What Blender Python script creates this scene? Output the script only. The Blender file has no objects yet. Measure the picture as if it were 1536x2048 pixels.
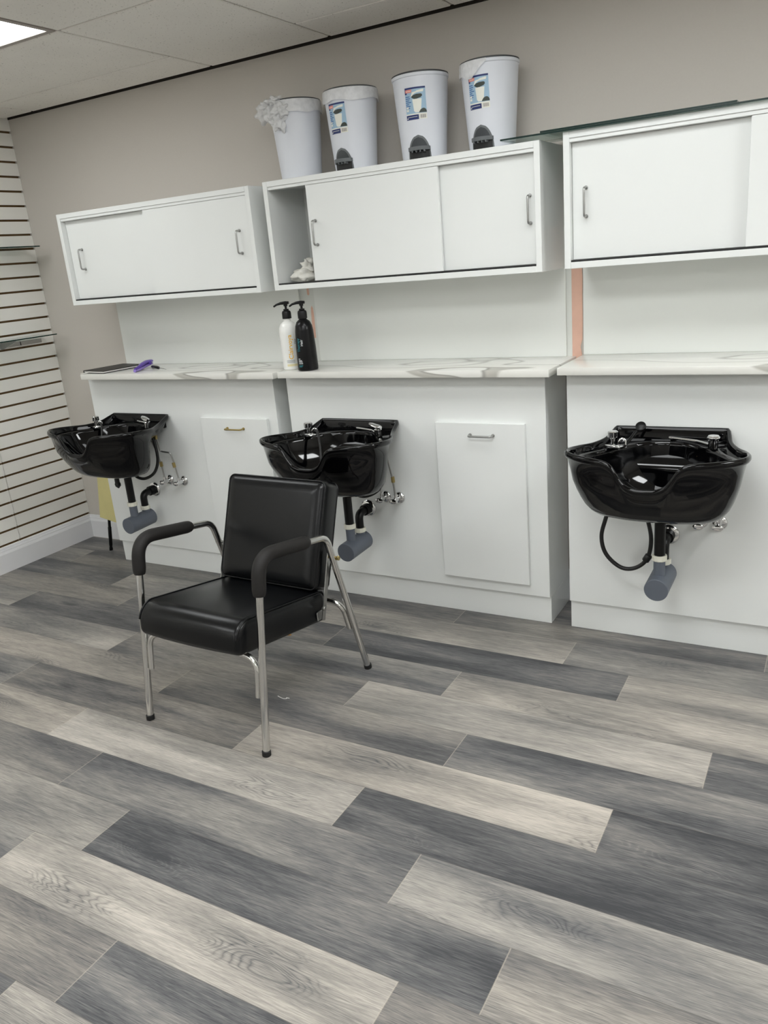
import bpy, bmesh, math, random
from mathutils import Vector, Matrix, noise as mnoise

random.seed(7)
scene = bpy.context.scene
COL = scene.collection
PI = math.pi

# ------------------------------------------------------------------ camera
cam_data = bpy.data.cameras.new('camera')
cam = bpy.data.objects.new('camera', cam_data)
COL.objects.link(cam)
cx_ = Vector((0.8701565, 0.4854444, -0.0846837))
cy_ = -Vector((0.0780193, -0.3054019, -0.9490220))
cz_ = -Vector((-0.4865600, 0.8191907, -0.3036214))
M = Matrix((cx_, cy_, cz_)).transposed().to_4x4()
M.translation = Vector((4.12081, -3.27084, 1.54833))
cam.matrix_world = M
cam_data.sensor_fit = 'VERTICAL'
cam_data.sensor_height = 36.0
cam_data.lens = 1600.46 / 2048 * 36.0
cam_data.clip_start = 0.05
scene.camera = cam

# ------------------------------------------------------------------ light + exposure
world = bpy.data.worlds.new('world')
scene.world = world
world.use_nodes = True
world.node_tree.nodes['Background'].inputs[0].default_value = (0.9, 0.95, 1.0, 1)
world.node_tree.nodes['Background'].inputs[1].default_value = 0.05
scene.view_settings.view_transform = 'Standard'
scene.view_settings.look = 'None'
scene.view_settings.gamma = 1.0
scene.view_settings.use_curve_mapping = False
scene.view_settings.exposure = 0.0
LAMP = 13.0                      # radiance of every troffer diffuser
ROOM_X, ROOM_Y, H = 7.4, -7.2, 2.44
# centre of each 2x4 ceiling troffer (first is seen; the rest are assumed, out of view)
TROFFERS = [(0.865, -1.188), (3.325, -1.188), (3.325, -2.396), (0.865, -3.604), (5.745, -1.188), (3.325, -4.812), (5.745, -4.812), (0.865, -6.02)]
POWER = [0.5, 0.5, 1.2, 0.9, 1.9, 1.2, 1.2, 1.0]          # strength of each panel, tuned to match the brightness

# ------------------------------------------------------------------ helpers
def lin(c):
    c = c / 255.0
    return c / 12.92 if c <= 0.04045 else ((c + 0.055) / 1.055) ** 2.4

def rgb(r, g, b):
    return (lin(r), lin(g), lin(b), 1.0)

def new_mat(name):
    m = bpy.data.materials.new(name)
    m.use_nodes = True
    nt = m.node_tree
    b = nt.nodes['Principled BSDF']
    return m, nt, b

def mat(name, col, rough=0.5, metal=0.0, spec=0.5, var=0.03, scale=30.0, bump=0.0, coat=0.0):
    """plain procedural material: a base colour with a faint noise variation"""
    m, nt, b = new_mat(name)
    tc = nt.nodes.new('ShaderNodeTexCoord')
    nz = nt.nodes.new('ShaderNodeTexNoise')
    nz.inputs['Scale'].default_value = scale
    nz.inputs['Detail'].default_value = 3
    nt.links.new(tc.outputs['Object'], nz.inputs['Vector'])
    mx = nt.nodes.new('ShaderNodeMix'); mx.data_type = 'RGBA'
    mx.inputs['A'].default_value = tuple(max(0, c * (1 - var)) for c in col[:3]) + (1,)
    mx.inputs['B'].default_value = tuple(min(1, c * (1 + var)) for c in col[:3]) + (1,)
    nt.links.new(nz.outputs['Fac'], mx.inputs['Factor'])
    nt.links.new(mx.outputs['Result'], b.inputs['Base Color'])
    b.inputs['Roughness'].default_value = rough
    b.inputs['Metallic'].default_value = metal
    b.inputs['Specular IOR Level'].default_value = spec
    if coat:
        b.inputs['Coat Weight'].default_value = coat
        b.inputs['Coat Roughness'].default_value = 0.05
    if bump:
        bp = nt.nodes.new('ShaderNodeBump')
        bp.inputs['Strength'].default_value = bump
        bp.inputs['Distance'].default_value = 0.002
        nt.links.new(nz.outputs['Fac'], bp.inputs['Height'])
        nt.links.new(bp.outputs['Normal'], b.inputs['Normal'])
    return m

class MB:
    """collects shapes, then links them as ONE mesh object"""
    def __init__(self):
        self.bm = bmesh.new()
        self.mi = 0

    def face(self, pts, mi=None):
        vs = [self.bm.verts.new(p) for p in pts]
        f = self.bm.faces.new(vs)
        f.material_index = self.mi if mi is None else mi
        return f

    def box(self, x0, x1, y0, y1, z0, z1, bev=0.0, seg=2, rot=None, pivot=None):
        b = bmesh.new()
        bmesh.ops.create_cube(b, size=1.0)
        for v in b.verts:
            v.co = Vector(((x0 + x1) / 2 + v.co.x * (x1 - x0), (y0 + y1) / 2 + v.co.y * (y1 - y0), (z0 + z1) / 2 + v.co.z * (z1 - z0)))
        if bev:
            bmesh.ops.bevel(b, geom=list(b.edges), offset=bev, segments=seg, affect='EDGES', profile=0.5)
        if rot is not None:
            pv = Vector(pivot) if pivot is not None else Vector(((x0 + x1) / 2, (y0 + y1) / 2, (z0 + z1) / 2))
            for v in b.verts:
                v.co = pv + rot @ (v.co - pv)
        self.add(b)
        return self

    def add(self, b):
        vm = {}
        for v in b.verts:
            vm[v] = self.bm.verts.new(v.co)
        for f in b.faces:
            nf = self.bm.faces.new([vm[v] for v in f.verts])
            nf.material_index = self.mi
        b.free()

    def rings(self, rings, closed=True, cap0=True, cap1=True):
        """skin a list of rings of points"""
        R = [[self.bm.verts.new(p) for p in r] for r in rings]
        n = len(R[0])
        for i in range(len(R) - 1):
            for j in range(n if closed else n - 1):
                k = (j + 1) % n
                f = self.bm.faces.new((R[i][j], R[i][k], R[i + 1][k], R[i + 1][j]))
                f.material_index = self.mi
        if closed and cap0:
            self.bm.faces.new(R[0][::-1]).material_index = self.mi
        if closed and cap1:
            self.bm.faces.new(R[-1]).material_index = self.mi
        return self

    def tube(self, path, r, n=14, cap=True):
        """tube along a polyline; r a number or one radius per point"""
        P = [Vector(p) for p in path]
        rs = r if isinstance(r, (list, tuple)) else [r] * len(P)
        T = []
        for i in range(len(P)):
            a = P[max(i - 1, 0)]; b = P[min(i + 1, len(P) - 1)]
            t = (b - a)
            T.append(t.normalized() if t.length > 1e-9 else Vector((0, 0, 1)))
        up = Vector((0, 0, 1)) if abs(T[0].z) < 0.9 else Vector((1, 0, 0))
        nrm = (up - T[0] * up.dot(T[0])).normalized()
        rings = []
        for i in range(len(P)):
            nrm = (nrm - T[i] * nrm.dot(T[i]))
            nrm.normalize()
            bi = T[i].cross(nrm)
            rings.append([P[i] + (nrm * math.cos(2 * PI * k / n) + bi * math.sin(2 * PI * k / n)) * rs[i] for k in range(n)])
        return self.rings(rings, True, cap, cap)

    def cyl(self, p0, p1, r, n=28, bev=0.0):
        p0 = Vector(p0); p1 = Vector(p1)
        if bev:
            d = (p1 - p0).normalized()
            return self.tube([p0, p0 + d * 1e-5, p0 + d * bev, p1 - d * bev, p1 - d * 1e-5, p1],
                             [r - bev, r - bev, r, r, r - bev, r - bev], n)
        return self.tube([p0, p1], r, n)

    def lathe(self, prof, c=(0, 0, 0), n=40, sx=1.0, sy=1.0, cap0=True, cap1=True):
        """prof: list of (radius, z)"""
        c = Vector(c)
        rings = [[c + Vector((max(r, 1e-4) * sx * math.cos(2 * PI * k / n), max(r, 1e-4) * sy * math.sin(2 * PI * k / n), z)) for k in range(n)] for r, z in prof]
        return self.rings(rings, True, cap0, cap1)

    def build(self, name, mats, parent=None, smooth=None, loc=None):
        bmesh.ops.recalc_face_normals(self.bm, faces=list(self.bm.faces))
        me = bpy.data.meshes.new(name)
        self.bm.to_mesh(me)
        self.bm.free()
        for m in (mats if isinstance(mats, (list, tuple)) else [mats]):
            me.materials.append(m)
        if smooth is not None:
            for p in me.polygons:
                p.use_smooth = True
            me.set_sharp_from_angle(angle=math.radians(smooth))
        o = bpy.data.objects.new(name, me)
        COL.objects.link(o)
        if parent is not None:
            o.parent = parent
        if loc is not None:
            o.location = loc
        return o

def thing(name, label, cat, loc=(0, 0, 0), group=None, rotz=0.0):
    o = bpy.data.objects.new(name, None)
    o.empty_display_size = 0.05
    COL.objects.link(o)
    o.location = loc
    o.rotation_euler = (0, 0, rotz)
    o['label'] = label; o['category'] = cat
    if group: o['group'] = group
    return o

def tag(o, label, cat, group=None):
    o['label'] = label; o['category'] = cat
    if group: o['group'] = group
    return o

def struct(o):
    o['kind'] = 'structure'
    return o

def bend(pts, radii, seg=8):
    """polyline with rounded corners"""
    P = [Vector(p) for p in pts]
    out = [P[0]]
    for i in range(1, len(P) - 1):
        r = radii[i - 1] if isinstance(radii, (list, tuple)) else radii
        a = (P[i - 1] - P[i]).normalized(); b = (P[i + 1] - P[i]).normalized()
        ang = a.angle(b)
        d = min(r / math.tan(ang / 2), (P[i - 1] - P[i]).length * 0.49, (P[i + 1] - P[i]).length * 0.49)
        s = P[i] + a * d; e = P[i] + b * d
        for k in range(seg + 1):
            t = k / seg
            out.append(s * (1 - t) ** 2 + P[i] * 2 * t * (1 - t) + e * t * t)
    out.append(P[-1])
    return out

def spline(pts, n=10):
    """Catmull-Rom through the points"""
    P = [Vector(p) for p in pts]
    P = [P[0] * 2 - P[1]] + P + [P[-1] * 2 - P[-2]]
    out = []
    for i in range(1, len(P) - 2):
        for k in range(n):
            t = k / n
            a, b, c, d = P[i - 1], P[i], P[i + 1], P[i + 2]
            out.append(0.5 * ((2 * b) + (c - a) * t + (2 * a - 5 * b + 4 * c - d) * t * t + (3 * b - a - 3 * c + d) * t ** 3))
    out.append(P[-2])
    return out

# ------------------------------------------------------------------ materials
M_white = mat('white_laminate', rgb(232, 234, 232), 0.32, var=0.01, scale=8)
M_white_in = mat('white_laminate_interior', rgb(226, 226, 224), 0.5, var=0.01)
M_splash = mat('white_back_panel', rgb(230, 232, 228), 0.4, var=0.01, scale=6)
M_wall = mat('taupe_paint', rgb(199, 193, 185), 0.75, var=0.025, scale=120, bump=0.06)
M_wall_plain = mat('off_white_paint', rgb(232, 230, 225), 0.8, var=0.02, scale=60)
M_peach = mat('bare_peach_wallboard', rgb(226, 184, 164), 0.85, var=0.06, scale=40)
M_wpaint = mat('white_wall_paint', rgb(222, 224, 219), 0.7, var=0.02)
M_slat = mat('white_slat_face', rgb(240, 238, 232), 0.42, var=0.015, scale=9)
M_groove = mat('raw_fibreboard_groove', rgb(118, 92, 58), 0.8, var=0.12, scale=50)
M_base = mat('white_gloss_trim', rgb(226, 226, 228), 0.35, var=0.01)
M_tee = mat('ceiling_grid_metal', rgb(168, 160, 152), 0.6, var=0.02)
M_gap_shade = mat('gap_shade', rgb(34, 28, 22), 0.9, var=0.1)
M_black_track = mat('black_track', rgb(18, 18, 18), 0.5)
M_steel = mat('brushed_steel', rgb(172, 172, 170), 0.32, metal=1.0, var=0.04, scale=200)
M_brass = mat('aged_brass', rgb(172, 154, 104), 0.34, metal=1.0, var=0.05)
M_chrome = mat('chrome', rgb(222, 222, 222), 0.08, metal=1.0, var=0.01)
M_satin = mat('satin_chrome_tube', rgb(214, 213, 210), 0.16, metal=1.0, var=0.02)
M_bowl = mat('black_gloss_resin', rgb(3, 3, 4), 0.06, spec=0.34, var=0.1)
M_blackpl = mat('black_plastic', rgb(9, 9, 9), 0.35, spec=0.3)
M_hose = mat('black_rubber_hose', rgb(14, 14, 14), 0.45)
M_grey_pvc = mat('slate_grey_pvc', rgb(92, 98, 108), 0.5, var=0.04)
M_nut = mat('white_nylon_nut', rgb(226, 224, 210), 0.5)
M_vinyl = mat('black_vinyl', rgb(7, 8, 10), 0.28, spec=0.32, var=0.12, scale=260, bump=0.05)
M_pad = mat('black_foam_grip', rgb(27, 25, 24), 0.6, spec=0.35, var=0.08, scale=300, bump=0.05)
M_rubber = mat('black_rubber', rgb(14, 13, 13), 0.6)
M_bin = mat('white_bin_plastic', rgb(222, 225, 232), 0.38, var=0.01)
M_binlid = mat('charcoal_plastic', rgb(52, 54, 56), 0.45)
M_pedal = mat('grey_pedal_plastic', rgb(104, 108, 110), 0.45)
M_recess = mat('dark_grey_plastic', rgb(58, 62, 65), 0.5)
M_yellow = mat('pale_yellow_board', rgb(212, 202, 142), 0.7, var=0.08, scale=15)
M_purple = mat('purple_plastic', rgb(92, 60, 168), 0.3)
M_lilac = mat('lilac_plastic', rgb(150, 128, 205), 0.3)
M_cover = mat('black_notebook_cover', rgb(30, 29, 28), 0.5)
M_paper = mat('white_paper', rgb(236, 235, 230), 0.8)
M_bottle_w = mat('white_bottle_plastic', rgb(240, 240, 236), 0.3, var=0.01)
M_bottle_b = mat('black_bottle_plastic', rgb(9, 9, 11), 0.26, spec=0.28)
M_ylw_ink = mat('yellow_ink', rgb(244, 190, 40), 0.5)
M_teal_ink = mat('teal_ink', rgb(30, 118, 130), 0.5)
M_grey_ink = mat('grey_ink', rgb(120, 122, 126), 0.6)
M_white_ink = mat('white_ink', rgb(225, 228, 230), 0.6)
M_cream_ink = mat('cream_ink', rgb(232, 222, 178), 0.6)
L_blue = mat('label_sky_blue', rgb(160, 190, 212), 0.5, var=0.05)
L_navy = mat('label_navy', rgb(28, 46, 104), 0.5)
L_red = mat('label_red', rgb(228, 138, 128), 0.5)
L_white = mat('label_white', rgb(236, 236, 226), 0.5)
L_dark = mat('label_dark', rgb(58, 66, 60), 0.5)
L_text = mat('label_blue_text', rgb(60, 104, 162), 0.5)
L_code = mat('label_barcode', rgb(150, 140, 136), 0.5)

def bag_mat():
    m, nt, b = new_mat('thin_white_bag_film')
    b.inputs['Base Color'].default_value = rgb(246, 246, 246)
    b.inputs['Roughness'].default_value = 0.3
    tr = nt.nodes.new('ShaderNodeBsdfTransparent')
    mx = nt.nodes.new('ShaderNodeMixShader')
    nz = nt.nodes.new('ShaderNodeTexNoise'); nz.inputs['Scale'].default_value = 45; nz.inputs['Detail'].default_value = 5
    mr = nt.nodes.new('ShaderNodeMapRange')
    mr.inputs['To Min'].default_value = 0.45; mr.inputs['To Max'].default_value = 0.8
    bp = nt.nodes.new('ShaderNodeBump'); bp.inputs['Strength'].default_value = 0.3; bp.inputs['Distance'].default_value = 0.003
    tc = nt.nodes.new('ShaderNodeTexCoord')
    nt.links.new(tc.outputs['Object'], nz.inputs['Vector'])
    nt.links.new(nz.outputs['Fac'], mr.inputs['Value'])
    nt.links.new(nz.outputs['Fac'], bp.inputs['Height'])
    nt.links.new(bp.outputs['Normal'], b.inputs['Normal'])
    nt.links.new(mr.outputs['Result'], mx.inputs['Fac'])
    nt.links.new(tr.outputs[0], mx.inputs[1])
    nt.links.new(b.outputs[0], mx.inputs[2])
    nt.links.new(mx.outputs[0], nt.nodes['Material Output'].inputs['Surface'])
    return m
M_bag = bag_mat()
M_towel = mat('white_crumpled_plastic', rgb(228, 226, 218), 0.5, var=0.05, scale=40, bump=0.3)

def glass_mat():
    m, nt, b = new_mat('green_tinted_glass')
    nz = nt.nodes.new('ShaderNodeTexNoise'); nz.inputs['Scale'].default_value = 3
    mx = nt.nodes.new('ShaderNodeMix'); mx.data_type = 'RGBA'
    mx.inputs['A'].default_value = (0.74, 0.88, 0.83, 1); mx.inputs['B'].default_value = (0.78, 0.9, 0.86, 1)
    nt.links.new(nz.outputs['Fac'], mx.inputs['Factor'])
    nt.links.new(mx.outputs['Result'], b.inputs['Base Color'])
    b.inputs['Roughness'].default_value = 0.01
    b.inputs['IOR'].default_value = 1.45
    b.inputs['Transmission Weight'].default_value = 1.0
    return m
M_glass = glass_mat()
M_gedge = mat('dark_green_glass_edge', rgb(10, 38, 33), 0.2, spec=0.3, var=0.1)

def diffuser_mat(k=1.0):
    m = bpy.data.materials.new('lit_troffer_diffuser')
    m.use_nodes = True
    nt = m.node_tree
    for n in list(nt.nodes): nt.nodes.remove(n)
    out = nt.nodes.new('ShaderNodeOutputMaterial')
    em = nt.nodes.new('ShaderNodeEmission')
    em.inputs['Color'].default_value = (0.975, 1.0, 1.0, 1)
    em.inputs['Strength'].default_value = LAMP * k
    nt.links.new(em.outputs[0], out.inputs['Surface'])
    return m
M_DIFFS = [diffuser_mat(k) for k in POWER]


def tile_mat():
    m, nt, b = new_mat('mineral_fibre_tile')
    tc = nt.nodes.new('ShaderNodeTexCoord')
    n1 = nt.nodes.new('ShaderNodeTexNoise'); n1.inputs['Scale'].default_value = 130; n1.inputs['Detail'].default_value = 3
    n2 = nt.nodes.new('ShaderNodeTexNoise'); n2.inputs['Scale'].default_value = 4
    r1 = nt.nodes.new('ShaderNodeValToRGB')
    r1.color_ramp.elements[0].position = 0.27; r1.color_ramp.elements[0].color = rgb(172, 165, 156)
    r1.color_ramp.elements[1].position = 0.36; r1.color_ramp.elements[1].color = rgb(247, 243, 236)
    mx = nt.nodes.new('ShaderNodeMix'); mx.data_type = 'RGBA'; mx.blend_type = 'MULTIPLY'
    mx.inputs['Factor'].default_value = 0.10
    nt.links.new(tc.outputs['Object'], n1.inputs['Vector'])
    nt.links.new(tc.outputs['Object'], n2.inputs['Vector'])
    nt.links.new(n1.outputs['Fac'], r1.inputs['Fac'])
    nt.links.new(r1.outputs['Color'], mx.inputs['A'])
    nt.links.new(n2.outputs['Fac'], mx.inputs['B'])
    nt.links.new(mx.outputs['Result'], b.inputs['Base Color'])
    b.inputs['Roughness'].default_value = 0.9
    b.inputs['Specular IOR Level'].default_value = 0.2
    return m
M_tile = tile_mat()

def marble_mat():
    m, nt, b = new_mat('white_veined_quartz')
    L = nt.links.new
    tc = nt.nodes.new('ShaderNodeTexCoord')
    mp = nt.nodes.new('ShaderNodeMapping')
    mp.inputs['Scale'].default_value = (0.42, 1.7, 1.6)
    mp.inputs['Rotation'].default_value = (0.3, 0.5, 0.35)
    L(tc.outputs['Object'], mp.inputs['Vector'])
    n1 = nt.nodes.new('ShaderNodeTexNoise'); n1.inputs['Scale'].default_value = 1.5; n1.inputs['Detail'].default_value = 2; n1.inputs['Distortion'].default_value = 0.9
    L(mp.outputs[0], n1.inputs['Vector'])
    r = nt.nodes.new('ShaderNodeValToRGB')
    cr = r.color_ramp
    cr.elements[0].position = 0.0; cr.elements[0].color = rgb(230, 229, 224)
    cr.elements[1].position = 1.0; cr.elements[1].color = rgb(228, 227, 222)
    for p, c in ((0.455, (229, 228, 223)), (0.468, (168, 166, 160)), (0.475, (226, 225, 219)), (0.57, (229, 228, 222)), (0.583, (182, 180, 172)), (0.615, (190, 188, 181)), (0.627, (150, 148, 142)), (0.635, (228, 227, 222))):
        e = cr.elements.new(p); e.color = rgb(*c)
    L(n1.outputs['Fac'], r.inputs['Fac'])
    L(r.outputs['Color'], b.inputs['Base Color'])
    b.inputs['Roughness'].default_value = 0.22
    return m
M_marble = marble_mat()

def plank_mat():
    m, nt, b = new_mat('grey_oak_vinyl_plank')
    L = nt.links.new
    def node(t, **kw):
        n = nt.nodes.new(t)
        for k, v in kw.items(): setattr(n, k, v)
        return n
    def math_(op, a, b_=None, c=None, clamp=False):
        n = node('ShaderNodeMath', operation=op); n.use_clamp = clamp
        for i, v in enumerate((a, b_, c)):
            if v is None: continue
            if isinstance(v, (int, float)): n.inputs[i].default_value = v
            else: L(v, n.inputs[i])
        return n.outputs[0]
    uv = node('ShaderNodeUVMap', uv_map='plank')          # metres inside one plank
    at = node('ShaderNodeAttribute', attribute_name='tone')
    sd = node('ShaderNodeAttribute', attribute_name='seed')
    sep = node('ShaderNodeSeparateXYZ'); L(uv.outputs[0], sep.inputs[0])
    u, v = sep.outputs[0], sep.outputs[1]
    tone, seed = at.outputs['Fac'], sd.outputs['Fac']
    def nz(su, sv, detail, dist=0.0, rough=0.5, off=0.0):
        cb = node('ShaderNodeCombineXYZ')
        L(math_('MULTIPLY', u, su), cb.inputs[0])
        L(math_('MULTIPLY', v, sv), cb.inputs[1])
        L(math_('MULTIPLY_ADD', seed, 37.0, off), cb.inputs[2])
        n = node('ShaderNodeTexNoise'); n.inputs['Scale'].default_value = 1.0
        n.inputs['Detail'].default_value = detail; n.inputs['Distortion'].default_value = dist
        n.inputs['Roughness'].default_value = rough
        L(cb.outputs[0], n.inputs['Vector'])
        return n.outputs['Fac']
    broad = nz(1.3, 8.0, 2.0, 0.4)                # wide dark / light streaks
    mid = nz(7.0, 75.0, 4.0, 0.5, 0.6, 3.1)       # softer streaks
    fine = nz(20.0, 520.0, 3.0, 0.0, 0.6, 7.7)    # fibres
    pore = nz(16.0, 760.0, 2.0, 0.2, 0.5, 15.3)   # short dark and pale dashes
    p_d = math_('MULTIPLY', math_('SUBTRACT', pore, 0.58, clamp=True), 4.0, clamp=True)
    p_l = math_('MULTIPLY', math_('SUBTRACT', 0.40, pore, clamp=True), 4.0, clamp=True)
    # knots: scattered centres, the grain lines bend round them
    kc = node('ShaderNodeCombineXYZ')
    L(math_('MULTIPLY', u, 1.6), kc.inputs[0]); L(math_('MULTIPLY', v, 5.2), kc.inputs[1]); L(math_('MULTIPLY', seed, 37.0), kc.inputs[2])
    vo = node('ShaderNodeTexVoronoi'); vo.inputs['Scale'].default_value = 1.0; vo.inputs['Randomness'].default_value = 1.0
    L(kc.outputs[0], vo.inputs['Vector'])
    kd = vo.outputs['Distance']
    near = math_('SUBTRACT', 1.0, math_('DIVIDE', kd, 0.50, clamp=True), clamp=True)
    near = math_('MULTIPLY', near, near)
    field = nz(2.4, 11.0, 2.0, 0.7, 0.45, 11.0)
    cont = math_('FRACT', math_('MULTIPLY', math_('ADD', field, math_('MULTIPLY', near, 0.40)), 24.0))
    line = math_('SUBTRACT', 1.0, math_('MULTIPLY', math_('ABSOLUTE', math_('SUBTRACT', cont, 0.5)), 2.0))
    line = math_('POWER', line, 2.5)
    msk = math_('MULTIPLY', math_('SUBTRACT', near, 0.05, clamp=True), 3.5, clamp=True)
    line = math_('MULTIPLY', line, msk)
    kn = math_('MULTIPLY', math_('SUBTRACT', near, 0.5, clamp=True), 3.0, clamp=True)
    t = math_('ADD', tone, math_('MULTIPLY', math_('SUBTRACT', broad, 0.5), 1.05))
    t = math_('ADD', t, math_('MULTIPLY', math_('SUBTRACT', mid, 0.5), 0.42))
    t = math_('ADD', t, math_('MULTIPLY', math_('SUBTRACT', fine, 0.5), 0.8))
    t = math_('SUBTRACT', t, math_('MULTIPLY', p_d, 0.45))
    t = math_('ADD', t, math_('MULTIPLY', p_l, 0.16))
    # lines: paler on dark boards, darker on pale ones
    sgn = math_('SUBTRACT', math_('MULTIPLY', math_('SUBTRACT', 0.40, tone), 0.75), 0.06)
    t = math_('ADD', t, math_('MULTIPLY', line, sgn))
    t = math_('SUBTRACT', t, math_('MULTIPLY', near, 0.12))
    t = math_('SUBTRACT', t, math_('MULTIPLY', kn, 0.22), clamp=True)
    rp = node('ShaderNodeValToRGB'); L(t, rp.inputs['Fac'])
    cr = rp.color_ramp
    cr.elements[0].position = 0.0; cr.elements[0].color = rgb(62, 63, 66)
    cr.elements[1].position = 1.0; cr.elements[1].color = rgb(196, 190, 181)
    for p, c in ((0.25, (97, 97, 98)), (0.5, (132, 129, 125)), (0.75, (165, 160, 153))):
        e = cr.elements.new(p); e.color = rgb(*c)
    # warm tint per board
    warm = node('ShaderNodeMix', data_type='RGBA'); warm.blend_type = 'MULTIPLY'
    L(math_('FRACT', math_('MULTIPLY', seed, 7.31)), warm.inputs['Factor'])
    L(rp.outputs[0], warm.inputs['A']); warm.inputs['B'].default_value = (1.0, 0.97, 0.94, 1)
    # joints: dark long sides, pale ends painted as bevels catching light
    eu = node('ShaderNodeUVMap', uv_map='edge')           # distance to nearest end / long side in metres
    se = node('ShaderNodeSeparateXYZ'); L(eu.outputs[0], se.inputs[0])
    pu, pv = se.outputs[0], se.outputs[1]
    # edge uv holds (u/len, v/width) 0..1
    du = math_('MINIMUM', pu, math_('SUBTRACT', 1.0, pu))
    dv = math_('MINIMUM', pv, math_('SUBTRACT', 1.0, pv))
    end_m = math_('LESS_THAN', du, 0.0013)
    side_m = math_('LESS_THAN', dv, 0.006)
    c1 = node('ShaderNodeMix', data_type='RGBA')
    L(math_('MULTIPLY', side_m, 0.55), c1.inputs['Factor']); L(warm.outputs['Result'], c1.inputs['A']); c1.inputs['B'].default_value = rgb(92, 88, 84)
    c2 = node('ShaderNodeMix', data_type='RGBA')
    L(math_('MULTIPLY', end_m, 0.4), c2.inputs['Factor']); L(c1.outputs['Result'], c2.inputs['A']); c2.inputs['B'].default_value = rgb(186, 176, 162)
    L(c2.outputs['Result'], b.inputs['Base Color'])
    L(math_('MULTIPLY_ADD', fine, 0.16, 0.36), b.inputs['Roughness'])
    b.inputs['Specular IOR Level'].default_value = 0.35
    bp = node('ShaderNodeBump'); bp.inputs['Strength'].default_value = 0.12; bp.inputs['Distance'].default_value = 0.001
    L(math_('ADD', fine, math_('MULTIPLY', math_('MAXIMUM', end_m, side_m), -1.5)), bp.inputs['Height'])
    L(bp.outputs['Normal'], b.inputs['Normal'])
    return m
M_plank = plank_mat()

# ================================================================== SETTING
# ---- floor: planks 1.235 x 0.189 running along the back wall
def build_floor():
    y_top, W, Lp = -0.0265, 0.189, 1.235
    # joint x of each row (any one), rows counted from the back wall
    joint = {0: 0.62, 1: 0.249, 2: 0.795, 3: 1.047, 4: 0.457, 5: 1.387, 6: 1.879, 7: 1.176, 8: 1.700, 9: 1.990, 10: 2.318, 11: 2.122, 12: 2.669, 13: 1.30}
    # tone of boards: row -> list of (x inside the board, tone)
    T = {0: [(0.3, .3), (1.0, .35), (2.3, .3), (3.3, .3), (4.3, .3)],
         1: [(0.1, .38), (0.9, .3), (2.0, .38), (3.3, .33), (4.4, .42)],
         2: [(0.4, .24), (1.4, .5), (2.6, .62), (3.8, .46)],
         3: [(0.5, .48), (1.6, .32), (2.8, .17), (4.0, .62)],
         4: [(0.2, .5), (1.0, .26), (2.3, .46), (3.5, .62), (4.5, .5)],
         5: [(0.1, .4), (0.8, .6), (2.0, .42), (3.2, .68), (4.4, .2)],
         6: [(0.3, .5), (1.2, .56), (2.5, .36), (3.7, .3), (4.6, .4)],
         7: [(0.6, .46), (1.8, .36), (3.0, .74), (4.2, .18)],
         8: [(1.0, .62), (2.3, .74), (3.5, .18), (4.6, .3)],
         9: [(1.3, .42), (2.6, .34), (3.8, .56), (4.8, .5)],
         10: [(1.7, .6), (2.9, .19), (4.1, .54)],
         11: [(1.5, .5), (2.7, .72), (3.9, .38)],
         12: [(2.0, .5), (3.3, .2), (4.5, .5)],
         13: [(1.9, .4), (3.1, .55), (4.3, .35)]}
    rnd = random.Random(3)
    V, F, UV, ED, tones, seeds = [], [], [], [], [], []
    nrow = int((y_top - ROOM_Y) / W) + 2
    for k in range(-1, nrow):
        y1 = y_top - W * k; y0 = y1 - W
        y1c, y0c = min(y1, 0.0), max(y0, ROOM_Y)
        if y1c <= y0c: continue
        j = joint.get(k, rnd.uniform(0, Lp))
        x = j - Lp * math.ceil(j / Lp)
        while x < ROOM_X:
            xa, xb = max(x, 0.0), min(x + Lp, ROOM_X)
            if xb > xa + 1e-4:
                mid = None
                for px, t in T.get(k, []):
                    if x <= px < x + Lp: mid = t
                tone = mid if mid is not None else rnd.choice((.2, .35, .45, .55, .65))
                i = len(V)
                V += [(xa, y0c, 0), (xb, y0c, 0), (xb, y1c, 0), (xa, y1c, 0)]
                F.append((i, i + 1, i + 2, i + 3))
                so = rnd.uniform(0, 20)
                UV += [(xa - x + so, y0c - y0), (xb - x + so, y0c - y0), (xb - x + so, y1c - y0), (xa - x + so, y1c - y0)]
                a, b2 = (xa - x) / Lp, (xb - x) / Lp
                c, d = (y0c - y0) / W, (y1c - y0) / W
                ED += [(a, c), (b2, c), (b2, d), (a, d)]
                tones.append(tone); seeds.append(rnd.random())
            x += Lp
    me = bpy.data.meshes.new('floor')
    me.from_pydata(V, [], F)
    for nm, data in (('plank', UV), ('edge', ED)):
        ul = me.uv_layers.new(name=nm)
        for i, w in enumerate(data): ul.data[i].uv = w
    for nm, data in (('tone', tones), ('seed', seeds)):
        a = me.attributes.new(nm, 'FLOAT', 'FACE')
        for i, w in enumerate(data): a.data[i].value = w
    me.materials.append(M_plank)
    o = bpy.data.objects.new('floor', me)
    COL.objects.link(o)
    struct(o)
build_floor()

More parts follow.
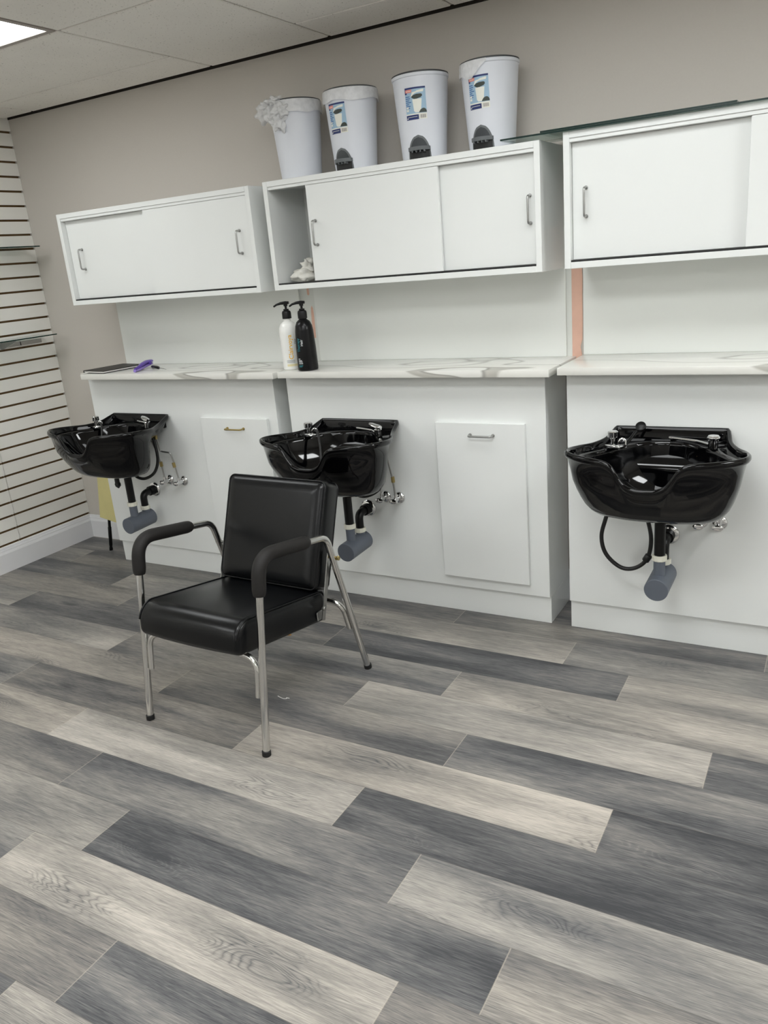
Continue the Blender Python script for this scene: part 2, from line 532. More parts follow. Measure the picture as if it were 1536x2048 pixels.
# ---- walls
b = MB(); b.box(-0.1, ROOM_X + 0.1, 0.0, 0.12, 0, H + 0.14)
wall_back = struct(b.build('wall_back', M_wall))
def patch(name, pts, m, y):
    q = MB(); q.rings([[(x, y, z) for x, z in pts], [(x, y - 0.0012, z) for x, z in pts]])
    return q.build(name, m, wall_back)
patch('white_paint_strip', [(3.118, 1.05), (3.150, 1.05), (3.150, 1.60), (3.118, 1.60)], M_wpaint, 0.0)
pe = [(3.144, 1.05), (3.178, 1.05), (3.184, 1.10), (3.178, 1.13), (3.186, 1.16), (3.188, 1.24), (3.187, 1.33), (3.189, 1.40), (3.184, 1.47), (3.186, 1.6), (3.144, 1.6)]
o = patch('bare_wallboard_strip', pe, M_peach, -0.0012); o['label'] = 'unpainted peach strip of wall'
patch('white_paint_strip', [(1.80, 1.05), (1.93, 1.05), (1.93, 1.60), (1.80, 1.60)], M_wpaint, 0.0)
pe = [(1.872, 1.20), (1.886, 1.20), (1.888, 1.30), (1.886, 1.34), (1.880, 1.352), (1.874, 1.34), (1.871, 1.28)]
patch('bare_wallboard_strip', pe, M_peach, -0.0012)
pe = [(1.862, 1.405), (1.868, 1.400), (1.874, 1.405), (1.873, 1.45), (1.861, 1.45)]
patch('bare_wallboard_strip', pe, M_peach, -0.0012)

# slatwall on the left wall: grooves every 76.4 mm
def slatwall(y0, y1, name, parent=None):
    q = MB()
    prof, mats_ = [], []
    z = 0.1542; gh = 0.0056
    zs = []
    while z < H: zs.append(z); z += 0.07645
    pts = [(0.0, 0.0)]; seg = []
    for g in zs:
        pts += [(0.0, g - gh), (-0.011, g - gh), (-0.011, g - gh - 0.006), (-0.014, g - gh - 0.006), (-0.014, g + gh + 0.006), (-0.011, g + gh + 0.006), (-0.011, g + gh), (0.0, g + gh)]
        seg += [0, 1, 1, 1, 1, 1, 1, 1]
    pts.append((0.0, H + 0.1)); seg.append(0)
    for i in range(len(pts) - 1):
        (xa, za), (xb, zb) = pts[i], pts[i + 1]
        q.face([(xa, y0, za), (xa, y1, za), (xb, y1, zb), (xb, y0, zb)], seg[i])
    return q.build(name, [M_slat, M_groove], parent)
wl = MB(); wl.box(-0.12, -0.0145, ROOM_Y, 0.0, 0, H + 0.14)
wall_left = struct(wl.build('wall_left', M_slat))
slatwall(-0.5135, -0.0005, 'slat_panel', wall_left)
slatwall(-1.7335, -0.5155, 'slat_panel', wall_left)
slatwall(-2.9535, -1.7355, 'slat_panel', wall_left)
slatwall(ROOM_Y, -2.9555, 'slat_panel', wall_left)
b = MB(); b.box(ROOM_X, ROOM_X + 0.1, ROOM_Y, 0.0, 0, H + 0.14)
struct(b.build('wall_right', M_wall_plain))
b = MB(); b.box(-0.1, ROOM_X + 0.1, ROOM_Y - 0.1, ROOM_Y, 0, H + 0.14)
struct(b.build('wall_front', M_wall_plain))

# baseboards with an ogee step
def baseboard(name, along, a0, a1):
    prof = [(0.0, 0.0), (0.016, 0.0), (0.016, 0.108), (0.0145, 0.110), (0.0145, 0.113), (0.012, 0.118), (0.0105, 0.126), (0.0105, 0.1295), (0.007, 0.131), (0.006, 0.139), (0.0045, 0.1445), (0.0, 0.1445)]
    q = MB()
    if along == 'x': r = [[(a, -d, z) for d, z in prof] for a in (a0, a1)]
    else: r = [[(d, a, z) for d, z in prof] for a in (a0, a1)]
    q.rings(r)
    return struct(q.build(name, M_base))
baseboard('baseboard_back', 'x', 0.0, ROOM_X)
baseboard('baseboard_left', 'y', ROOM_Y, 0.0)

# ceiling: tiles between recessed tees
XL = [0.0, 0.24, 1.49, 2.136, 2.70, 3.95, 4.55, 5.12, 6.37, ROOM_X]
def cell_rows(i):
    if i == 2: ys = [-0.020, -0.886]
    else: ys = [-0.020, -0.291, -0.886]
    y = -1.49
    while y > ROOM_Y: ys.append(y); y -= 0.604
    ys.append(ROOM_Y)
    return ys
TROF_CELLS = []
XT = {1, 4, 7}
ct = MB(); gt = MB()
g = 0.006
for i in range(len(XL) - 1):
    xa, xb = XL[i], XL[i + 1]
    ys = cell_rows(i)
    for k in range(len(ys) - 1):
        y1, y0 = ys[k], ys[k + 1]
        if i in XT and any(abs((y0 + y1) / 2 - ty) < 0.2 and xa < tx < xb for tx, ty in TROFFERS):
            TROF_CELLS.append((xa, xb, y0, y1))
        else:
            ct.box(xa + g, xb - g, y0 + g, y1 - g, H, H + 0.018, 0.003, 1)
        if k: gt.box(xa, xb, y1 - 0.012, y1 + 0.012, H + 0.006, H + 0.012)
    gt.box(xa - 0.012, xa + 0.012, ROOM_Y, -0.020, H + 0.0055, H + 0.0125)
ceiling = struct(ct.build('ceiling', M_tile))
gt.build('ceiling_grid', M_tee, ceiling)
b = MB(); b.box(-0.1, ROOM_X + 0.1, ROOM_Y - 0.1, 0.12, H + 0.14, H + 0.2)
struct(b.build('ceiling_slab', M_wall_plain)).parent = ceiling
# dark strip paints in the shade of the open ceiling joint at the wall
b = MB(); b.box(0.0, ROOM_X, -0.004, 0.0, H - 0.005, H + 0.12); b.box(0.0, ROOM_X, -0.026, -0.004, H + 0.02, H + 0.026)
struct(b.build('gap_shade_strip', M_gap_shade))

# ---- troffers
def troffer(cell, label):
    xa, xb, y0, y1 = cell
    m = min(zip(TROFFERS, M_DIFFS), key=lambda e: abs(e[0][0] - (xa + xb) / 2) + abs(e[0][1] - (y0 + y1) / 2))[1]
    t = thing('ceiling_light', label, 'ceiling light', ((xa + xb) / 2, (y0 + y1) / 2, H + 0.0), 'recessed ceiling lights')
    hx, hy = (xb - xa) / 2 - g, (y1 - y0) / 2 - g
    q = MB()
    for bx in ((-hx, hx, -hy, -hy + .022), (-hx, hx, hy - .022, hy), (-hx, -hx + .022, -hy + .022, hy - .022), (hx - .022, hx, -hy + .022, hy - .022)):
        q.box(bx[0], bx[1], bx[2], bx[3], 0.0, 0.03)
    q.build('frame', M_tee, t)
    q = MB(); q.box(-hx + .022, hx - .022, -hy + .022, hy - .022, 0.004, 0.012)
    q.build('diffuser', m, t)
vis = [c for c in TROF_CELLS if c[0] < 1.0 and c[3] > -1.0]
troffer(vis[0], 'lit recessed ceiling light panel above the slatted wall corner')
for c in TROF_CELLS:
    if c not in vis: troffer(c, 'assumed lit ceiling light panel out of view farther out over the room')

# ================================================================== CABINETRY
YB, YK, YC = -0.2869, -0.2693, -0.3602
def bow_handle(parent, x, y, z, axis, m, name='handle', label=None, half=0.048):
    q = MB()
    d = 0.028
    if axis == 'z': p = [(x, y, z - half), (x, y - d, z - half), (x, y - d, z + half), (x, y, z + half)]
    else: p = [(x - half, y, z), (x - half, y - d, z), (x + half, y - d, z), (x + half, y, z)]
    q.tube(bend(p, 0.011, 6), 0.0042, 12)
    for e in (p[0], p[3]): q.cyl((e[0], e[1], e[2]), (e[0], e[1] - 0.003, e[2]), 0.007, 16)
    o = q.build(name, m, parent, 50)
    if label: o['label'] = label
    return o

def base_cabinet(x0, x1, ztop, label, door=None, handle_mat=None):
    t = thing('base_cabinet', label, 'cabinet', ((x0 + x1) / 2, -0.14, 0), 'white base cabinets along the back wall')
    ox = Vector(t.location)
    def P(q, n, m, s=None, lab=None):
        for v in q.bm.verts: v.co -= ox
        o = q.build(n, m, t, s)
        return o
    q = MB(); q.box(x0, x1, YB, -0.018, 0.125, ztop, 0.0015, 1); P(q, 'body', M_white)
    q = MB(); q.box(x0, x1, YK, -0.018, 0.0, 0.1248, 0.001, 1); P(q, 'toe_kick', M_white)
    if door:
        xa, xb, za, zb = door
        q = MB(); q.box(xa, xb, YB - 0.019, YB - 0.0005, za, zb, 0.002, 2); dobj = P(q, 'door', M_white)
        q = MB(); h = bow_handle(dobj, (xa + xb) / 2 + 0.012 - ox.x, YB - 0.019 - ox.y, zb - 0.05, 'x', handle_mat, half=0.05)
    return t
base_cabinet(0.5703, 1.8105, 1.0605, 'white base cabinet in the left corner with a brass-handled panel door', (1.345, 1.760, 0.173, 0.862), M_brass)
base_cabinet(1.888, 3.1195, 1.064, 'white middle base cabinet behind the black chair with steel-handled door', (2.645, 3.038, 0.178, 0.870), M_steel)
base_cabinet(3.2045, 4.44, 1.071, 'white base cabinet at the right edge behind the right-hand basin')

def worktop(x0, x1, zt, label, seed):
    q = MB(); q.box(x0, x1, YC, -0.001, zt - 0.028, zt, 0.002, 2)
    for v in q.bm.verts: v.co -= Vector(((x0 + x1) / 2, -0.18, zt - 0.028))
    # each slab is cut from another place of the veined sheet
    o = q.build('worktop', M_marble, None, 40, ((x0 + x1) / 2, -0.18, zt - 0.028))
    tag(o, label, 'countertop', 'veined quartz worktops')
    return o
worktop(0.6032, 1.872, 1.0887, 'white grey-veined worktop slab carrying the black notebook', 1)
worktop(1.8979, 3.1592, 1.0921, 'white grey-veined worktop slab carrying the two pump bottles', 2)
worktop(3.1907, 4.46, 1.0989, 'bare white grey-veined worktop slab above the right-hand basin', 3)

def splash(x0, x1, z0, label):
    q = MB(); q.box(x0, x1, -0.012, -0.0015, z0, 1.60, 0.001, 1)
    tag(q.build('back_panel', M_splash), label, 'back panel', 'white panels behind the worktops')
splash(0.585, 1.818, 1.0887, 'white back panel behind the left worktop, under the left wall cabinet')
splash(1.905, 3.122, 1.0921, 'white back panel behind the middle worktop, right of the pump bottles')
splash(3.193, 4.44, 1.0989, 'white back panel right of the peach wall strip')

def wall_cabinet(x0, x1, zb, zt, label, doors):
    """doors: (x0, x1, front?, handle_x)"""
    t = thing('wall_cabinet', label, 'cabinet', ((x0 + x1) / 2, -0.14, zb), 'white sliding-door wall cabinets')
    ox = Vector(t.location)
    def P(q, n, m, s=None, par=None):
        for v in q.bm.verts: v.co -= ox
        return q.build(n, m, par or t, s)
    th = 0.0225
    q = MB()
    q.box(x0, x0 + th, YB, -0.0005, zb, zt, 0.0012, 1)
    q.box(x1 - th, x1, YB, -0.0005, zb, zt, 0.0012, 1)
    q.box(x0 + th, x1 - th, YB, -0.0005, zb, zb + th, 0.0012, 1)
    q.box(x0 + th, x1 - th, YB, -0.0005, zt - th, zt, 0.0012, 1)
    q.box(x0 + th, x1 - th, -0.014, -0.013, zb + th, zt - th)
    P(q, 'body', M_white)
    q = MB()
    q.box(x0 + th, x1 - th, YB + 0.004, YB + 0.046, zt - th - 0.0125, zt - th, 0.001, 1)
    P(q, 'upper_track', M_white)
    q = MB(); q.box(x0 + th, x1 - th, YB + 0.004, YB + 0.044, zb + th, zb + th + 0.0065)
    P(q, 'lower_track', M_black_track)
    for xa, xb, front, hx in doors:
        y = YB + 0.007 if front else YB + 0.029
        q = MB(); q.box(xa, xb, y, y + 0.0135, zb + th + 0.0072, zt - th - 0.0132, 0.001, 1)
        d = P(q, 'sliding_door', M_white)
        if hx: bow_handle(d, hx - ox.x, y - ox.y, 0.223, 'z', M_steel)
    return t
wall_cabinet(0.5703, 1.8105, 1.439, 1.8877, 'white wall cabinet nearest the slatted wall with both doors shut', [(0.594, 1.19, False, 0.682), (1.160, 1.786, True, 1.728)])
wall_cabinet(1.888, 3.1195, 1.4422, 1.8917, 'white wall cabinet under the bins with its left end open', [(2.103, 2.714, True, 2.137), (2.68, 3.0965, False, 3.070)])
wall_cabinet(3.2045, 4.44, 1.4465, 1.9041, 'white wall cabinet at the right under the loose glass sheets', [(3.228, 3.83, False, 3.277), (3.807, 4.416, True, 4.37)])

# loose glass sheets on top of the right-hand cabinet
def glass_sheet(x0, x1, y0, y1, z0, z1, name, label, cat, group=None, parent=None):
    q = MB()
    q.box(x0, x1, y0, y1, z0, z1)
    q.bm.normal_update()
    for f in q.bm.faces:
        f.material_index = 0 if abs(f.normal.z) > 0.9 else 1
    o = q.build(name, [M_glass, M_gedge])
    return tag(o, label, cat, group)
glass_sheet(2.979, 4.40, -0.302, -0.03, 1.9045, 1.9105, 'glass_sheet', 'longer lower green-edged glass sheet lying across the right wall cabinet', 'glass sheet', 'loose glass sheets')
glass_sheet(3.128, 3.765, -0.302, -0.03, 1.911, 1.917, 'glass_sheet', 'shorter green-edged glass sheet lying on top of the longer one', 'glass sheet', 'loose glass sheets')

# glass shelves on the slatwall
def glass_shelf(z, yend, label, rail):
    t = thing('glass_shelf', label, 'shelf', (0, -0.6, z), 'glass shelves on the slatted wall')
    q = MB(); q.box(0.003, 0.155, -0.55, yend + 0.6, 0.0, 0.006)
    q.bm.normal_update()
    for f in q.bm.faces: f.material_index = 0 if abs(f.normal.z) > 0.9 else 1
    q.build('glass_pane', [M_glass, M_gedge], t)
    for yy in (-0.42, 0.246 if rail else 0.05):
        q = MB()
        q.box(-0.009, 0.004, yy - 0.012, yy + 0.012, -0.046, -0.016)
        q.rings([[(0.001, yy - 0.004, -0.050), (0.001, yy - 0.004, -0.001), (0.13, yy - 0.004, -0.001), (0.13, yy - 0.004, -0.010)],
                 [(0.001, yy + 0.004, -0.050), (0.001, yy + 0.004, -0.001), (0.13, yy + 0.004, -0.001), (0.13, yy + 0.004, -0.010)]])
        q.build('bracket', M_steel if rail else M_chrome, t)
    if rail:
        for a, c in ((0.246 + 0.02, 0.37), (0.362, 0.51)):
            q = MB(); q.box(0.0015, 0.008, a + 0.0, c, -0.040, -0.018, 0.001, 1)
            q.build('rail', M_steel, t)
glass_shelf(1.7605, -0.087, 'upper glass shelf on the slatted left wall', False)
glass_shelf(1.278, -0.093, 'lower glass shelf with a grey rail on the slatted left wall', True)

# ================================================================== SHAMPOO BASINS
RIM = [(0, .006, .874), (.09, .006, .874), (.178, .006, .874), (.198, .010, .873), (.206, .040, .864), (.219, .095, .848), (.247, .16, .843), (.278, .22, .847), (.295, .29, .854), (.288, .356, .859), (.254, .398, .859), (.21, .427, .858), (.165, .446, .857), (.130, .455, .853), (.105, .459, .840), (.086, .460, .812), (.066, .461, .784), (.036, .461, .768), (0, .461, .765)]
EDGE = [(0, .048, .826), (.07, .062, .826), (.14, .115, .824), (.19, .18, .822), (.232, .25, .822), (.243, .31, .825), (.228, .362, .828), (.185, .398, .83), (.13, .419, .822), (.085, .426, .782), (.045, .429, .748), (0, .430, .742)]
def half_loop(pts, n):
    """dense smooth half outline resampled by angle about the bowl centre, then mirrored"""
    C = Vector((0, .24))
    dense = spline(pts, 24)
    ang = [math.atan2(p.x, -(p.y - C.y)) for p in dense]      # 0 at the back, pi at the front
    out = []
    for k in range(n + 1):
        a = PI * k / n
        best = None
        for i in range(len(dense) - 1):
            if (ang[i] <= a <= ang[i + 1]) or (ang[i + 1] <= a <= ang[i]):
                d = ang[i + 1] - ang[i]
                t = (a - ang[i]) / d if abs(d) > 1e-9 else 0
                best = dense[i].lerp(dense[i + 1], t); break
        if best is None: best = dense[0] if a < 1 else dense[-1]
        out.append(best)
    out[0] = Vector((0, out[0].y, out[0].z)); out[-1] = Vector((0, out[-1].y, out[-1].z))
    loop = out + [Vector((-p.x, p.y, p.z)) for p in out[-2:0:-1]]
    return loop
NB = 72
LRIM = half_loop(RIM, NB); LEDGE = half_loop(EDGE, NB)
def bowl_mesh(parent):
    q = MB()
    C = Vector((0, .24, 0))
    rings = []
    def W(p): return Vector((p.x, -p.y, p.z))
    def scaled(loop, s, fz, drop_back=0.0, cen=C, drop_front=0.0):
        r = []
        for p in loop:
            d = Vector((p.x - cen.x, p.y - cen.y, 0))
            back = max(0.0, -d.y) / 0.24
            d = Vector((p.x - C.x, p.y - C.y, 0))
            front = (max(0.0, d.y) / 0.22) ** 2
            k = s * (1 - drop_front * front) - drop_back * back * min(1, s / .4)
            r.append(Vector((cen.x + d.x * max(k, .01), cen.y + d.y * max(k, .01), fz(p))))
        return r
    def inset(loop, dist, dz):
        r = []
        n = len(loop)
        for i, p in enumerate(loop):
            t = loop[(i + 1) % n] - loop[i - 1]
            nr = Vector((t.y, -t.x, 0)); nr.normalize()
            c = Vector((C.x - p.x, C.y - p.y, 0))
            if nr.dot(c) < 0: nr = -nr
            r.append(Vector((p.x + nr.x * dist, max(p.y + nr.y * dist, 0.0005), p.z + dz)))
        return r
    # outside, from the bottom up
    prof = [(.02, .603), (.30, .604), (.46, .606), (.60, .611), (.695, .620), (.765, .636), (.82, .66), (.86, .69), (.89, .72), (.917, .755), (.938, .79)]
    for s, z in prof:
        db = 0.32 * (1 - max(0, (z - .76) / .04)) if z > .70 else 0.32
        low = max(0.0, min(1.0, 1 - (z - .60) / .15))
        rings.append(scaled(LRIM, s, lambda p, z=z: min(z, p.z - .05 * (1 - (0.8 - z) * 2.0)) if z > .66 else z, max(0.0, db), Vector((0, .24 - .02 * low, 0)), .22 * low))
    rings.append(inset(LRIM, .010, -.026))
    rings.append(inset(LRIM, .002, -.022))
    rings.append(inset(LRIM, -.002, -.014))
    rings.append(inset(LRIM, -.001, -.005))
    rings.append(inset(LRIM, .003, -.0006))
    rings.append(inset(LRIM, .007, .0))
    rings.append(inset(LRIM, .012, -.003))
    rings.append(inset(LRIM, .015, -.010))
    # deck between rim and bowl
    dk = inset(LRIM, .019, -.022)
    e2 = []
    for p, e in zip(dk, LEDGE):
        z = min(p.z, max(.829, e.z + .002)) if p.y < .36 else min(p.z, e.z + .012)
        e2.append(Vector((p.x, p.y, z)))
    rings.append(e2)
    rings.append([Vector((a.x * .5 + e.x * .5, a.y * .5 + e.y * .5, a.z * .5 + e.z * .5 + .0)) for a, e in zip(e2, LEDGE)])
    rings.append([Vector((a.x * .12 + e.x * .88, a.y * .12 + e.y * .88, e.z + .0012)) for a, e in zip(e2, LEDGE)])
    D = Vector((0, .19, 0))
    for t, zf in ((1.0, 1.0), (.985, .94), (.95, .80), (.90, .65), (.83, .49), (.73, .34), (.61, .22), (.46, .12), (.29, .05), (.10, .0)):
        rings.append([Vector((D.x + (e.x - D.x) * t, D.y + (e.y - D.y) * t, .625 + (e.z - .625 - .002) * zf)) for e in LEDGE])
    q.rings([[W(p) for p in r] for r in rings])
    return q.build('bowl', M_bowl, parent, 60)

def basin(xc, label, kind):
    t = thing('shampoo_basin', label, 'basin', (xc, YB + (.0001 if kind == 2 else -.0001), 0), 'black shampoo basins along the cabinets')
    bowl_mesh(t)
    V = lambda u, v, z: (u, -v, z)
    # wall plate under the back lip
    q = MB(); q.box(-.165, .165, -.020, 0.0, .800, .866, 0.004, 2); q.build('mounting_plate', M_bowl, t)
    # ---- left: vacuum breaker with square base and spray loop
    q = MB(); R = Matrix.Rotation(math.radians(-28), 3, 'Z')
    q.box(-.165 - .032, -.165 + .032, -.165 - .016, -.165 + .016, .826, .836, .002, 2, R)
    fb = q.build('faucet_base', M_chrome, t, 40)
    q = MB(); q.cyl(V(-.172, .158, .834), V(-.172, .158, .868), .0095, 20)
    q.cyl(V(-.172, .158, .862), V(-.172, .158, .886), .0185, 28, .003)
    q.build('faucet_cap', M_chrome, t, 40)
    q = MB()
    q.tube(spline([V(-.150, .165, .834), V(-.147, .165, .852), V(-.138, .162, .860), V(-.128, .160, .853), V(-.126, .162, .838)], 6), .0045, 10)
    q.build('spray_hook', M_chrome, t, 60)
    if kind in (0, 1):
        q = MB()
        q.tube(spline([V(-.135, .165, .855), V(-.115, .175, .848), V(-.085, .21, .80), V(-.06, .25, .74)], 8), .0055, 10)
        q.build('spray_hose', M_hose, t, 60)
    else:
        q = MB()
        q.tube(spline([V(-.128, .155, .838), V(-.118, .12, .852), V(-.105, .09, .872)], 8), [.006] * 17, 10)
        R = Matrix.Rotation(math.radians(50), 3, 'X')
        rr = []
        for rad, zz in ((.008, -.016), (.016, -.006), (.0185, .002), (.0185, .008), (.016, .010)):
            ring = []
            for k in range(24):
                p = R @ Vector((rad * math.cos(2 * PI * k / 24), rad * math.sin(2 * PI * k / 24), zz))
                ring.append(Vector(V(-.092, .075, .884)) + p)
            rr.append(ring)
        q.rings(rr)
        q.build('spray_head', M_blackpl, t, 40)
    # ---- right: mixing valve
    q = MB(); q.cyl(V(.160, .125, .826), V(.160, .125, .858), .0165, 28, .002); q.build('valve_body', M_chrome, t, 40)
    q = MB()
    if kind == 2:
        q.cyl(V(.160, .125, .8585), V(.160, .125, .872), .0215, 28, .004)
    else:
        a = math.radians(205 if kind == 0 else 190)
        ln = .075 if kind == 0 else .062
        d = Vector((math.cos(a), math.sin(a) * -1, 0))
        n = Vector((-d.y, d.x, 0))
        base = Vector(V(.160, .125, .866)) - d * .018
        rr = []
        for s, w, h, up in ((0, .006, .006, 0), (.012, .016, .009, .0), (.035, .0165, .009, .004), (ln * .8, .013, .006, .010), (ln, .006, .004, .012)):
            c = base + d * s + Vector((0, 0, up))
            rr.append([c + n * (w * math.cos(2 * PI * k / 16)) + Vector((0, 0, h * math.sin(2 * PI * k / 16))) for k in range(16)])
        q.rings(rr)
    q.build('valve_handle', M_chrome, t, 50)
    q = MB(); q.tube(bend([V(.146, .118, .838), V(.100, .072, .838), V(-.0, .034, .838)], .02), .0055, 10)
    q.build('spout_pipe', M_chrome, t, 60)
    # ---- drain
    q = MB(); q.cyl(V(0, .172, .615), V(0, .172, .577), .0275, 28, .003); q.cyl(V(0, .172, .58), V(0, .172, .426), .0195, 24)
    q.build('drain_pipe', M_blackpl, t, 40)
    q = MB(); q.cyl(V(0, .172, .437), V(0, .172, .416), .0265, 12, .002); q.build('slip_nut', M_nut, t)
    q = MB(); q.cyl(V(0, .090, .392), V(0, .090, .372), .0265, 12, .002); q.build('slip_nut', M_nut, t)
    q = MB(); q.cyl(V(0, .172, .418), V(0, .172, .33), .0205, 24)
    q.cyl(V(0, .090, .379), V(0, .090, .335), .0205, 24)
    q.cyl(V(0, .228, .319), V(0, .058, .324), .0425, 36, .002)
    q.build('bottle_trap', M_grey_pvc, t, 40)
    q = MB(); q.tube(bend([V(0, .090, .39), V(0, .090, .457), V(0, .0015, .457)], .030, 10), .0185, 20)
    for vv in (.012, .024, .036): q.cyl(V(0, vv, .457), V(0, vv + .008, .457), .0255, 16, .002)
    q.build('waste_elbow', M_blackpl, t, 40)
    def esc(u, z, r=.034):
        q = MB()
        rr = []
        for rad, v in ((r, .0005), (r, .003), (r * .9, .008), (r * .6, .0115), (.004, .012)):
            rr.append([V(u + rad * math.cos(2 * PI * k / 32), v, z + rad * math.sin(2 * PI * k / 32)) for k in range(32)])
        q.rings(rr)
        return q
    esc(0, .457, .040).build('escutcheon', M_chrome, t, 40)
    # ---- supply stops
    offs = {0: (.125, .225), 1: (.098, .168), 2: (.112, .178)}[kind]
    for i, du in enumerate(offs):
        z = .518
        e = esc(du, z, .027)
        e.cyl(V(du, .010, z), V(du, .055, z), .0105, 16)
        e.cyl(V(du, .038, z - .014), V(du, .038, z + .026), .009, 14)
        st = e.build('supply_valve', M_chrome, t, 40)
        q = MB()
        rr = [[V(du + 0.019 * sx * math.cos(2 * PI * k / 20), v, z + .011 * sx * math.sin(2 * PI * k / 20)) for k in range(20)] for v, sx in ((.055, .55), (.057, 1.0), (.066, 1.0), (.069, .6))]
        q.rings(rr)
        q.build('valve_grip', M_chrome, st, 40)
        # riser to the valve under the deck
        top = (.150, .075, .80) if i else (.110, .085, .80)
        q = MB()
        if kind == 0 and i:
            path = bend([V(du, .038, z + .02), V(du - .012, .04, z + .105), V(du - .022, .045, z + .16), V(du - .075, .06, z + .17), V(*top)], .014, 6)
        else:
            path = spline([V(du, .038, z + .02), V(du - .004, .042, z + .09), V((du + top[0]) / 2, .06, z + .18), V(*top)], 8)
        q.tube(path, .0042, 10)
        rs = q.build('supply_tube', M_steel, t, 60)
        q = MB(); q.cyl(V(du - (.012 if kind == 0 and i else .003), .041, z + .082), V(du - (.015 if kind == 0 and i else .004), .042, z + .108), .0085, 8, .001)
        q.build('brass_fitting', M_brass, rs)
        q = MB(); q.cyl(V(top[0], top[1], .755), V(top[0], top[1], .79), .0095, 8, .001)
        q.build('brass_fitting', M_brass, rs)
    # ---- spray hose loop hanging below
    q = MB()
    if kind == 2:
        q.tube(spline([V(-.180, .10, .66), V(-.205, .12, .55), V(-.222, .125, .47), V(-.205, .125, .40), V(-.150, .125, .352), V(-.095, .125, .356), V(-.052, .125, .40), V(-.040, .125, .48), V(-.060, .12, .57), V(-.085, .12, .64)], 10), .0078, 12)
        q.cyl(V(-.060, .125, .388), V(-.046, .125, .412), .0135, 14, .002)
    else:
        q.tube(spline([V(-.02, .13, .60), V(.02, .125, .560), V(.07, .115, .553), V(.125, .10, .585), V(.148, .085, .65), V(.140, .08, .74), V(.125, .085, .80)], 10), .0078, 12)
    q.build('hose_loop', M_hose, t, 60)
    if kind == 0:
        q = MB(); q.cyl(V(-.085, .17, .62), V(-.085, .17, .535), .0125, 16); q.tube([V(-.085, .17, .536), V(-.085, .17, .531), V(-.083, .17, .518), V(-.083, .17, .506)], [.0125, .0155, .0145, .003], 16)
        q.build('capped_hose_end', M_hose, t, 40)
    return t
basin(0.9265, 'black shampoo basin farthest left beside the slatted wall', 0)
basin(2.269, 'black shampoo basin in the middle, behind the chair back', 1)
basin(3.591, 'black shampoo basin at the right with a hose loop hanging below', 2)

